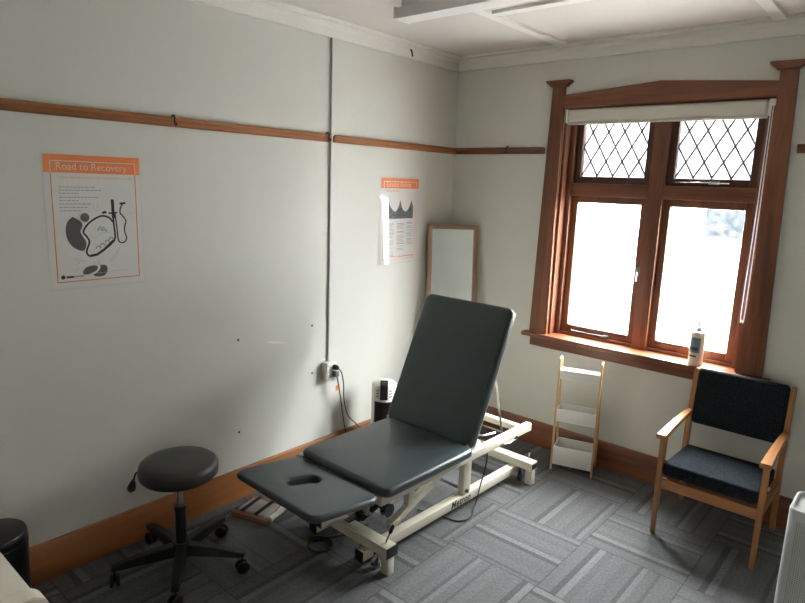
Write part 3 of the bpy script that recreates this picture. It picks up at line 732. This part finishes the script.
ti = text('title', 'Road to Recovery', 0.0440, 'paper', p1, (0.112*W_, -0.109*H_, Z[3]+0.0003), (0, 0, 0), 0.0003, 0, -0.0004, 0.94)
text('subtitle', 'Tissues deconditioned with movement and pain', 0.0165, 'p_pink', p1, (0.118*W_, -0.172*H_, Z[2]+0.0003), (0, 0, 0), 0.0002, 0, 0.0, 1.02)
bm = bmesh.new()
for i, (v, u1) in enumerate(((0.235, 0.50), (0.258, 0.56), (0.281, 0.33), (0.310, 0.53), (0.335, 0.32), (0.360, 0.45), (0.385, 0.41), (0.410, 0.34))):
    u = 0.13
    while u < u1:
        w = 0.02+0.03*rnd.random(); stroke(bm, [U(u, v), U(min(u+w, u1), v)], 0.0038, Z[2], Z[3]); u += w+0.008
P1('body_text', bm, 'p_mid')
def blob(pts): P1('grey_blob', flat(bmesh.new(), [U(*q) for q in pts], Z[2], Z[3]), 'p_grey')
blob(cr2([(0.25, 0.455), (0.195, 0.495), (0.173, 0.565), (0.195, 0.64), (0.25, 0.69), (0.33, 0.715), (0.362, 0.70), (0.375, 0.65), (0.345, 0.605), (0.322, 0.567), (0.345, 0.525), (0.33, 0.49), (0.25, 0.455)], 5)[:-1])
blob([(0.377+0.046*math.cos(a/12*PI), 0.462+0.034*math.sin(a/12*PI)) for a in range(24)])
blob(cr2([(0.325, 0.872), (0.36, 0.845), (0.45, 0.832), (0.482, 0.848), (0.465, 0.872), (0.42, 0.888), (0.365, 0.903), (0.325, 0.893), (0.325, 0.872)], 5)[:-1])
blob(cr2([(0.51, 0.828), (0.575, 0.842), (0.582, 0.885), (0.545, 0.918), (0.47, 0.922), (0.43, 0.908), (0.475, 0.888), (0.505, 0.862), (0.51, 0.828)], 5)[:-1])
bm = bmesh.new()
stroke(bm, [U(*q) for q in cr2([(0.678, 0.36), (0.680, 0.50), (0.688, 0.625), (0.64, 0.672), (0.56, 0.715), (0.48, 0.75), (0.40, 0.757), (0.374, 0.72), (0.408, 0.65), (0.385, 0.61), (0.352, 0.57), (0.40, 0.515), (0.475, 0.475), (0.555, 0.452), (0.63, 0.465), (0.672, 0.50)], 6)], 0.0080, Z[2], Z[3])
stroke(bm, [U(*q) for q in [(0.67, 0.645), (0.56, 0.715), (0.48, 0.75), (0.41, 0.757)]], 0.011, Z[2], Z[3])
stroke(bm, [U(*q) for q in cr2([(0.700, 0.43), (0.712, 0.54), (0.722, 0.64), (0.75, 0.665), (0.79, 0.662), (0.818, 0.63), (0.80, 0.585), (0.80, 0.54), (0.818, 0.495), (0.785, 0.455), (0.758, 0.43), (0.765, 0.39), (0.795, 0.355)], 6)], 0.0060, Z[2], Z[3])
stroke(bm, [U(0.678, 0.325), U(0.681, 0.47)], 0.014, Z[2], Z[3]); stroke(bm, [U(0.628, 0.432), U(0.728, 0.428)], 0.007, Z[2], Z[3]); stroke(bm, [U(0.757, 0.358), U(0.823, 0.353)], 0.009, Z[2], Z[3])
flat(bm, [U(*q) for q in [(0.118+0.022*math.cos(a/8*PI), 0.908+0.0155*math.sin(a/8*PI)) for a in range(16)]], Z[2], Z[3])
P1('footer_line', (lambda b_: (stroke(b_, [U(0.15, 0.909), U(0.225, 0.909)], 0.009, Z[2], Z[3]), b_)[1])(bmesh.new()), 'p_black')
flat(bm, [U(*q) for q in ((0.555, 0.422), (0.595, 0.413), (0.615, 0.43), (0.565, 0.437))], Z[2], Z[3])
P1('road_drawing', bm, 'p_black')
bm = bmesh.new()
for q in ((0.50, 0.705), (0.548, 0.685), (0.60, 0.662), (0.645, 0.640)):
    stroke(bm, [U(q[0]+0.024*math.cos(a/8*PI), q[1]-0.020*math.sin(a/8*PI)) for a in range(9)], 0.006, Z[2], Z[3])
stroke(bm, [U(0.225, 0.909), U(0.33, 0.909)], 0.007, Z[2], Z[3])
for a, c in (((0.50, 0.57), (0.53, 0.53)), ((0.53, 0.53), (0.555, 0.57)), ((0.55, 0.56), (0.565, 0.535)), ((0.565, 0.535), (0.60, 0.575)), ((0.50, 0.555), (0.61, 0.565))): stroke(bm, [U(*a), U(*c)], 0.0035, Z[2], Z[3])
P1('hills_drawing', bm, 'p_mid')
bm = bmesh.new()
for pth in ([(0.42, 0.60), (0.48, 0.62), (0.52, 0.59), (0.60, 0.58), (0.67, 0.60)], [(0.44, 0.80), (0.46, 0.84)], [(0.48, 0.79), (0.50, 0.82), (0.53, 0.84)], [(0.26, 0.83), (0.30, 0.79), (0.36, 0.80)], [(0.25, 0.865), (0.29, 0.84), (0.33, 0.85)], [(0.60, 0.82), (0.68, 0.78), (0.74, 0.70)], [(0.62, 0.80), (0.71, 0.73)], [(0.47, 0.36), (0.49, 0.41), (0.55, 0.40)], [(0.52, 0.35), (0.51, 0.39)], [(0.22, 0.905), (0.50, 0.895), (0.80, 0.885)], [(0.24, 0.778), (0.31, 0.77)], [(0.86, 0.44), (0.89, 0.43)], [(0.77, 0.47), (0.82, 0.475)], [(0.77, 0.52), (0.82, 0.51)]):
    bm = bmesh.new(); stroke(bm, [U(*q) for q in cr2(pth, 4)], 0.003, Z[2], Z[3]); P1('sketch_line', bm, 'p_light')

# poster two, glossy laminate; bulge by the left edge shaped to catch window glare
W_, H_ = 0.392, 0.575
p2 = poster('glossy white poster near the room corner, orange band above a jagged dark graph', W_, H_, -0.803, 1.862)
def lift(x, y):
    A = 0.010+0.011*min(1.0, max(0.0, -y/H_)); x = max(0.0, x+0.012)
    h = A*math.sin(min(1.0, x/0.10)*PI/2) if x < 0.10 else A*(0.5+0.5*math.cos(PI*min(1.0, (x-0.10)/0.30)))
    return h + 0.0006*math.sin(y*31+x*9)*min(1.0, x/0.05)
def P2(name, bm, m, z=0.0):
    bmesh.ops.subdivide_edges(bm, edges=[e for e in bm.edges if e.calc_length() > 0.05], cuts=11, use_grid_fill=True)
    bend(bm, lift); return obj(name, bm, m, p2, smooth=True)
def grid(x0, x1, y0, y1, z0, z1, nx=24, ny=30):
    bm = bmesh.new(); g = [[[bm.verts.new((x0+(x1-x0)*i/nx, y0+(y1-y0)*j/ny, z)) for j in range(ny+1)] for i in range(nx+1)] for z in (z0, z1)]
    for k in (0, 1):
        for i in range(nx):
            for j in range(ny): bm.faces.new((g[k][i][j], g[k][i+1][j], g[k][i+1][j+1], g[k][i][j+1]))
    for i in range(nx):
        for j in (0, ny): bm.faces.new((g[0][i][j], g[0][i+1][j], g[1][i+1][j], g[1][i][j]))
    for j in range(ny):
        for i in (0, nx): bm.faces.new((g[0][i][j], g[0][i][j+1], g[1][i][j+1], g[1][i][j]))
    return bm
def G2(name, bm, m): bend(bm, lift); return obj(name, bm, m, p2)
G2('laminate_sheet', grid(-0.012, W_+0.010, -H_-0.010, 0.010, 0.0005, 0.0012), 'laminate')
G2('page', grid(0, W_, -H_, 0, 0.0012, 0.0016), 'paper_gloss' if 'paper_gloss' in M else 'paper')
G2('title_band', grid(0, W_, -0.118*H_, 0, 0.0017, 0.0021, 24, 4), 'p_orange')
def bars2(name, rects, m, z0=0.0018, z1=0.0022):
    bm = bmesh.new()
    for u0, u1, v0, v1 in rects:
        nx = max(1, int((u1-u0)/0.04)); ny = max(1, int((v1-v0)/0.04)); merge(bm, grid(u0*W_, u1*W_, -v1*H_, -v0*H_, z0, z1, nx, ny))
    return G2(name, bm, m)
bars2('border_line', [(0.06, 0.068, 0.118, 0.965), (0.94, 0.948, 0.118, 0.965), (0.06, 0.948, 0.958, 0.965)], 'p_pink')
bars2('border_line', [(0.06, 0.068, 0.04, 0.118), (0.94, 0.948, 0.04, 0.118), (0.06, 0.948, 0.036, 0.043)], 'paper', 0.0022, 0.0026)
t2 = text('title', 'Graded Activity', 0.048, 'paper', p2, (0.115*W_, -0.10*H_, 0.0025), (0, 0, 0), 0.0002, 0, -0.0006, 0.86)
s2 = text('subtitle', 'Flare up and setback', 0.017, 'p_red', p2, (0.115*W_, -0.155*H_, 0.0021), (0, 0, 0), 0.0002, 0, 0, 0.95)
for o in (t2, s2):
    for v in o.data.vertices:
        c = v.co; c.z += lift(c.x+o.location.x, c.y+o.location.y)
bm = bmesh.new()
top = [(0.185, 0.26), (0.20, 0.29), (0.225, 0.33), (0.26, 0.355), (0.31, 0.385), (0.36, 0.392), (0.40, 0.372), (0.44, 0.335), (0.465, 0.30), (0.485, 0.25), (0.505, 0.29), (0.53, 0.34), (0.57, 0.372), (0.62, 0.392), (0.67, 0.388), (0.72, 0.365), (0.755, 0.335), (0.785, 0.30), (0.805, 0.255), (0.825, 0.28), (0.86, 0.33)]
top = [(u*1.02-0.015, v) for u, v in top]
n_t = len(top)
NR = 9
lo = [[[bm.verts.new((u*W_, -(v+(0.475-v)*k/NR)*H_, z)) for k in range(NR+1)] for u, v in top] for z in (0.0019, 0.0024)]
for i in range(n_t-1):
    for k in range(NR):
        for L_ in lo: bm.faces.new((L_[i][k], L_[i+1][k], L_[i+1][k+1], L_[i][k+1]))
    for k in (0, NR): bm.faces.new((lo[0][i][k], lo[0][i+1][k], lo[1][i+1][k], lo[1][i][k]))
for i in (0, n_t-1):
    for k in range(NR): bm.faces.new((lo[0][i][k], lo[0][i][k+1], lo[1][i][k+1], lo[1][i][k]))
G2('activity_graph', bm, 'p_graph')
rects = []
for u0, u1, v0, v1 in ((0.12, 0.31, 0.53, 0.93), (0.40, 0.62, 0.53, 0.86), (0.68, 0.88, 0.52, 0.80)):
    v = v0; first = True
    while v < v1:
        rects.append((u0, u1-(0.0 if rnd.random() < 0.6 else 0.06*rnd.random()), v, v+(0.009 if first else 0.0055))); first = rnd.random() < 0.12
        v += 0.0165 if rnd.random() < 0.85 else 0.03
bars2('body_text', rects, 'p_mid')
bars2('footer', [(0.10, 0.38, 0.925, 0.932), (0.42, 0.92, 0.928, 0.938)], 'p_red')

# ------------------------------------------------------------------ conduit, outlet, plugs
tag(obj('conduit', B(0.0005, 0.016, -1.266, -1.250, 0.6925, 2.648, 0.002), 'conduit'), 'thin grey surface conduit running down the poster wall to the outlet', 'conduit')
ou = thing('power_outlet', 'white surface mounted double power outlet at the foot of the conduit', 'outlet', (0.0005, -1.268, 0.630))
obj('mounting_box', B(0, 0.044, -0.040, 0.040, -0.062, 0.062, 0.004), 'outlet', ou)
obj('face_plate', B(0.0442, 0.052, -0.041, 0.041, -0.063, 0.063, 0.003), 'outlet', ou)
for z in (0.045, -0.045): obj('switch', B(0.0522, 0.056, -0.034, -0.014, z-0.008, z+0.008, 0.001), 'white', ou)
def plug(label, m, z, pts, kind):
    t = thing('power_plug', label, 'plug', (0.0526, -1.252, z))
    bm = bmesh.new()
    if kind == 'round': tube(bm, [(0, 0, 0), (0.006, 0, 0), (0.020, 0.002, -0.001), (0.030, 0.006, -0.003), (0.036, 0.012, -0.006)], 0.018, 16, [0.016, 0.018, 0.018, 0.014, 0.007])
    else: box(bm, 0, 0.032, -0.014, 0.018, -0.020, 0.016, 0.004); tube(bm, [(0.016, 0.010, -0.016), (0.018, 0.016, -0.036)], 0.006, 10)
    obj('plug_body', bm, m, t)
    P = [Vector(p)-Vector(t.location) for p in pts]
    bm = bmesh.new(); tube(bm, spline(P, 8), 0.0038, 8); cb = obj('cable', bm, 'cord', t)
    return t, cb
pb = plug('black plug with a black lead, upper socket of the white outlet', 'black', 0.660, [(0.084, -1.240, 0.655), (0.086, -1.214, 0.615), (0.075, -1.185, 0.53), (0.06, -1.165, 0.42), (0.052, -1.12, 0.30), (0.047, -1.04, 0.215), (0.060, -0.96, 0.13), (0.10, -0.88, 0.03), (0.14, -0.80, 0.006)], 'round')
pg, cb = plug('grey plug with an orange test tag on its lead, lower socket of the outlet', 'grey_plug', 0.618, [(0.070, -1.238, 0.585), (0.068, -1.222, 0.53), (0.062, -1.195, 0.42), (0.050, -1.16, 0.29), (0.040, -1.128, 0.19), (0.045, -1.10, 0.08), (0.09, -1.08, 0.006), (0.2, -1.10, 0.006)], 'square')
obj('test_tag', B(0.0135, 0.0150, 0.005, 0.034, -0.118, -0.082), 'orange', cb)

# ------------------------------------------------------------------ ceiling light
cl = thing('ceiling_light', 'long white fluorescent batten light on the ceiling', 'light', (1.215, -1.33, H))
obj('spine', B(-0.59, 0.59, -0.030, 0.030, -0.045, -0.0165, 0.004) if False else B(-0.585, 0.585, -0.034, 0.034, -0.036, -0.0005, 0.003), 'white', cl)
bm = bmesh.new(); prism(bm, [(-0.058, -0.0365), (-0.060, -0.062), (-0.054, -0.088), (0.054, -0.088), (0.060, -0.062), (0.058, -0.0365)], 'x', -0.598, 0.598)
df = obj('diffuser', bm, 'white', cl)
for s in (-1, 1):
    obj('end_cap', B(s*0.605-0.0065, s*0.605+0.0065, -0.063, 0.063, -0.091, -0.032, 0.003), 'white', cl)

# ------------------------------------------------------------------ pump bottle on the sill
bo = thing('pump_bottle', 'cream pump bottle with a blue grey label standing on the window sill', 'bottle', (1.868, -0.022, 0.8325), math.radians(4))
bm = bmesh.new(); lathe(bm, [(0, 0), (0.037, 0), (0.040, 0.004), (0.040, 0.188), (0.036, 0.200), (0.018, 0.206), (0.016, 0.207), (0, 0.207)], 32); obj('body', bm, 'bottle', bo)
bm = bmesh.new(); lathe(bm, [(0, 0.2072), (0.016, 0.2072), (0.017, 0.228), (0.008, 0.232), (0.006, 0.250), (0.010, 0.252), (0.010, 0.264), (0, 0.266)], 20); tube(bm, [(0, 0, 0.258), (-0.02, -0.012, 0.259), (-0.030, -0.018, 0.254)], 0.005, 8); obj('pump', bm, 'white', bo)
bm = bmesh.new(); shell(bm, -1.0, 0.62, 0.078, 0.168, 0.0402, 0.0408, 12); lb = obj('label', bm, 'label_blue', bo)
bm = bmesh.new(); shell(bm, -0.85, 0.2, 0.052, 0.062, 0.0402, 0.0408, 8); obj('label_swoosh', bm, 'label_dark', bo); obj('label_print', shell(bmesh.new(), -0.75, 0.40, 0.092, 0.112, 0.0409, 0.0412, 8), 'label_dark', lb)

# ------------------------------------------------------------------ small wooden device on the carpet
wdv = thing('strapped_board', 'small wooden framed grey pad with two black straps, on the carpet beside the couch foot', 'exercise device', (0.232, -1.962, 0), math.radians(17))
for y in (-0.095, 0.075): obj('side_slat', B(-0.125, 0.115, y, y+0.026, 0.0, 0.030, 0.003), 'redwood', wdv)
obj('pad', cushion(bmesh.new(), -0.105, 0.085, -0.0685, 0.0745, 0.006, 0.040, 0.012, 0.012, 0.002), 'pad', wdv)
for x in (-0.060, 0.030): obj('strap', B(x-0.012, x+0.012, -0.085, 0.085, 0.0405, 0.0435, 0.001), 'strap', wdv)
bm = bmesh.new(); tube(bm, [(0.108, -0.066, 0.022), (0.108, 0.072, 0.022)], 0.021, 16); obj('end_roll', bm, 'white', wdv)
bm = bmesh.new(); tube(bm, spline([(-0.122, -0.097, 0.02), (-0.130, -0.115, 0.005), (-0.120, -0.135, 0.003), (-0.128, -0.150, 0.003)], 5), 0.002, 6); obj('cord', bm, 'pad', wdv)

# ------------------------------------------------------------------ black bin
bi = thing('waste_bin', 'black round lidded bin in the near left corner by the skirting', 'bin', (0.147, -3.200, 0))
bm = bmesh.new(); lathe(bm, [(0, 0), (0.108, 0), (0.112, 0.01), (0.121, 0.335), (0.121, 0.345), (0, 0.345)], 48); obj('body', bm, 'bin', bi)
bm = bmesh.new(); lathe(bm, [(0, 0.3455), (0.117, 0.3455), (0.1195, 0.350), (0.1195, 0.376), (0.114, 0.386), (0.06, 0.394), (0, 0.396)], 48); obj('lid', bm, 'bin', bi)

# ------------------------------------------------------------------ pale desk end in the near left corner
dk = thing('side_table', 'pale off white laminate table end at the bottom left of the view', 'table', (0, 0, 0))
obj('table_top', B(0.34, 1.172, -4.10, -3.366, 0.698, 0.722, 0.004), 'offwhite', dk)
bm = bmesh.new(); pl = [(y, z) for y, z in rrect(-4.10, -3.350, 0.30, 0.752, 0.050, 8)]
prism(bm, pl, 'x', 1.173, 1.232); bmesh.ops.bevel(bm, geom=[e for e in bm.edges], offset=0.003, segments=2, affect='EDGES'); obj('end_panel', bm, 'offwhite', dk)
for x, y in ((0.40, -3.45), (0.40, -4.04), (1.13, -3.45), (1.13, -4.04)):
    obj('leg', B(x-0.02, x+0.02, y-0.02, y+0.02, 0, 0.6975, 0.002), 'offwhite', dk)

# ------------------------------------------------------------------ air purifier at the right edge
ap = thing('air_purifier', 'light grey upright air purifier with perforated front at the right edge', 'air purifier', (2.690, -1.085, 0))
bm = bmesh.new()
def rr(ins, z, r=0.035): return [bm.verts.new((x, y, z)) for x, y in rrect(-0.122+ins, 0.122-ins, -0.105+ins, 0.105-ins, max(r-ins*0.5, 0.006), 6)]
seq = [rr(0.004, 0.0), rr(0, 0.006), rr(0, 0.640), rr(0.003, 0.648), rr(0.009, 0.648), rr(0.014, 0.634), rr(0.05, 0.632)]
for a, c in zip(seq, seq[1:]):
    for j in range(len(a)): bm.faces.new((a[j], a[(j+1) % len(a)], c[(j+1) % len(a)], c[j]))
bm.faces.new(seq[0]); bm.faces.new(seq[-1]); obj('body', bm, 'purifier', ap)
bm = bmesh.new(); 
for i in range(24):
    for j in range(60):
        x = -0.086+i*0.0075; z = 0.10+j*0.0085
        v = [bm.verts.new((x+dx, -0.1054, z+dz)) for dx, dz in ((-0.0022, 0), (0, -0.0022), (0.0022, 0), (0, 0.0022))]
        bm.faces.new(v)
gp = obj('grille_holes', bm, 'grey_plug', ap, smooth=False); gp['kind'] = 'stuff'

# ------------------------------------------------------------------ small marks on the walls
def anchor(label, y, z):
    bm = bmesh.new(); lathe(bm, [(0, 0), (0.0075, 0), (0.0075, 0.0015), (0.0045, 0.0022), (0, 0.0012)], 14)
    o = obj('wall_plug', bm, 'plug_dark', None, loc=(0.0003, y, z), rot=(0, PI/2, 0)); tag(o, label, 'wall plug', 'old wall plugs')
anchor('small dark wall plug left of the white filler smear', -1.930, 0.944)
anchor('small dark wall plug on the wall, upper one near the conduit', -1.393, 0.944)
anchor('small dark wall plug low on the wall, close beside the outlet', -1.390, 0.636)
anchor('small dark wall plug above the skirting, lowest of the plugs, between stool and couch', -1.934, 0.401)
bm = bmesh.new()
sm = cr2([(-0.05, 0.012), (-0.015, 0.010), (0.02, 0.004), (0.06, -0.008), (0.10, -0.018), (0.105, -0.022), (0.06, -0.016), (0.01, -0.008), (-0.03, 0.0), (-0.05, 0.012)], 4)[:-1]
prism(bm, sm, 'z', 0, 0.0016); o = obj('filler_patch', bm, 'filler', None, loc=(0.0002, -1.69, 0.888), rot=(PI/2, 0, PI/2)); tag(o, 'pale streak of filler on the wall above the couch foot', 'wall filler')
def hook(label, loc, rz):
    bm = bmesh.new(); tube(bm, spline([(0.006, 0, 0.008), (0.014, 0, 0.016), (0.030, 0, 0.014), (0.034, 0, -0.004), (0.034, 0, -0.022), (0.044, 0, -0.030), (0.052, 0, -0.018)], 5), 0.0042, 8)
    o = obj('picture_hook', bm, 'black', None, loc=loc, rot=(0, 0, rz)); tag(o, label, 'hook', 'picture rail hooks')
hook('black picture hook on the rail above the looping road poster', (0.0, -2.283, 2.094), 0)
hook('black picture hook on the rail right beside the conduit', (0.0, -1.300, 2.094), 0)
hook('black picture hook on the window wall rail between corner and window', (0.475, 0.0, 2.094), -PI/2)
bm = bmesh.new(); tube(bm, spline([(0.0205, 0, 0.012), (0.034, -0.004, 0.006), (0.036, 0.003, -0.012), (0.030, 0.014, -0.028)], 5), 0.005, 8); o = obj('cable_stub', bm, 'cord', None, loc=(0, -0.575, 2.690)); tag(o, 'short black cut cable poking out of the cornice near the corner', 'cable')

# ------------------------------------------------------------------ light
w = bpy.data.worlds.new('overcast_sky'); S.world = w; w.use_nodes = True
bg = w.node_tree.nodes['Background']; bg.inputs['Color'].default_value = (0.97, 0.985, 0.97, 1); bg.inputs['Strength'].default_value = SKY
nt = w.node_tree; tc = nt.nodes.new('ShaderNodeTexCoord'); sp = nt.nodes.new('ShaderNodeSeparateXYZ'); cr = nt.nodes.new('ShaderNodeValToRGB')
nt.links.new(tc.outputs['Generated'], sp.inputs[0]); nt.links.new(sp.outputs[2], cr.inputs['Fac']); nt.links.new(cr.outputs['Color'], bg.inputs['Color'])
cr.color_ramp.elements[0].position = 0.0; cr.color_ramp.elements[0].color = (0.34, 0.345, 0.34, 1)
cr.color_ramp.elements[1].position = 0.75; cr.color_ramp.elements[1].color = (1.0, 1.0, 0.98, 1)   # overcast sky, brighter overhead
pl_ = bpy.data.lights.new('window_portal', 'AREA'); pl_.shape = 'RECTANGLE'; pl_.size = 1.17; pl_.size_y = 1.5; pl_.cycles.is_portal = True
po = bpy.data.objects.new('window_portal', pl_); COL.objects.link(po); po.location = (1.49, 0.17, 1.59); po.rotation_euler = (-PI/2, 0, 0)

# ------------------------------------------------------------------ camera
f, yaw, pitch, roll = 615.395302, -0.709362878, -0.190748698, 0.0355276118
cy, sy, cp_, sp_ = math.cos(yaw), math.sin(yaw), math.cos(pitch), math.sin(pitch)
fwd = Vector((sy*cp_, cy*cp_, sp_)); r = Vector((cy, -sy, 0)); u = r.cross(fwd)
r2 = math.cos(roll)*r+math.sin(roll)*u; u2 = -math.sin(roll)*r+math.cos(roll)*u
cam = bpy.data.cameras.new('camera'); cam.sensor_width = 36; cam.lens = f/805*36; cam.clip_start = 0.02
cobj = bpy.data.objects.new('camera', cam); COL.objects.link(cobj)
mw = Matrix((r2, u2, -fwd)).transposed().to_4x4(); mw.translation = (2.84562445, -3.85378919, 1.8346897); cobj.matrix_world = mw
S.camera = cobj
S.view_settings.view_transform = 'Standard'; S.view_settings.look = 'None'; S.view_settings.gamma = 1; S.view_settings.use_curve_mapping = False
S.view_settings.exposure = 1.2
S.render.engine = 'CYCLES'
try:
    S.cycles.use_denoising = True; S.cycles.denoiser = 'OPENIMAGEDENOISE'
    S.cycles.max_bounces = 12; S.cycles.diffuse_bounces = 8; S.cycles.transparent_max_bounces = 12
    S.cycles.sample_clamp_indirect = 0
except Exception: pass
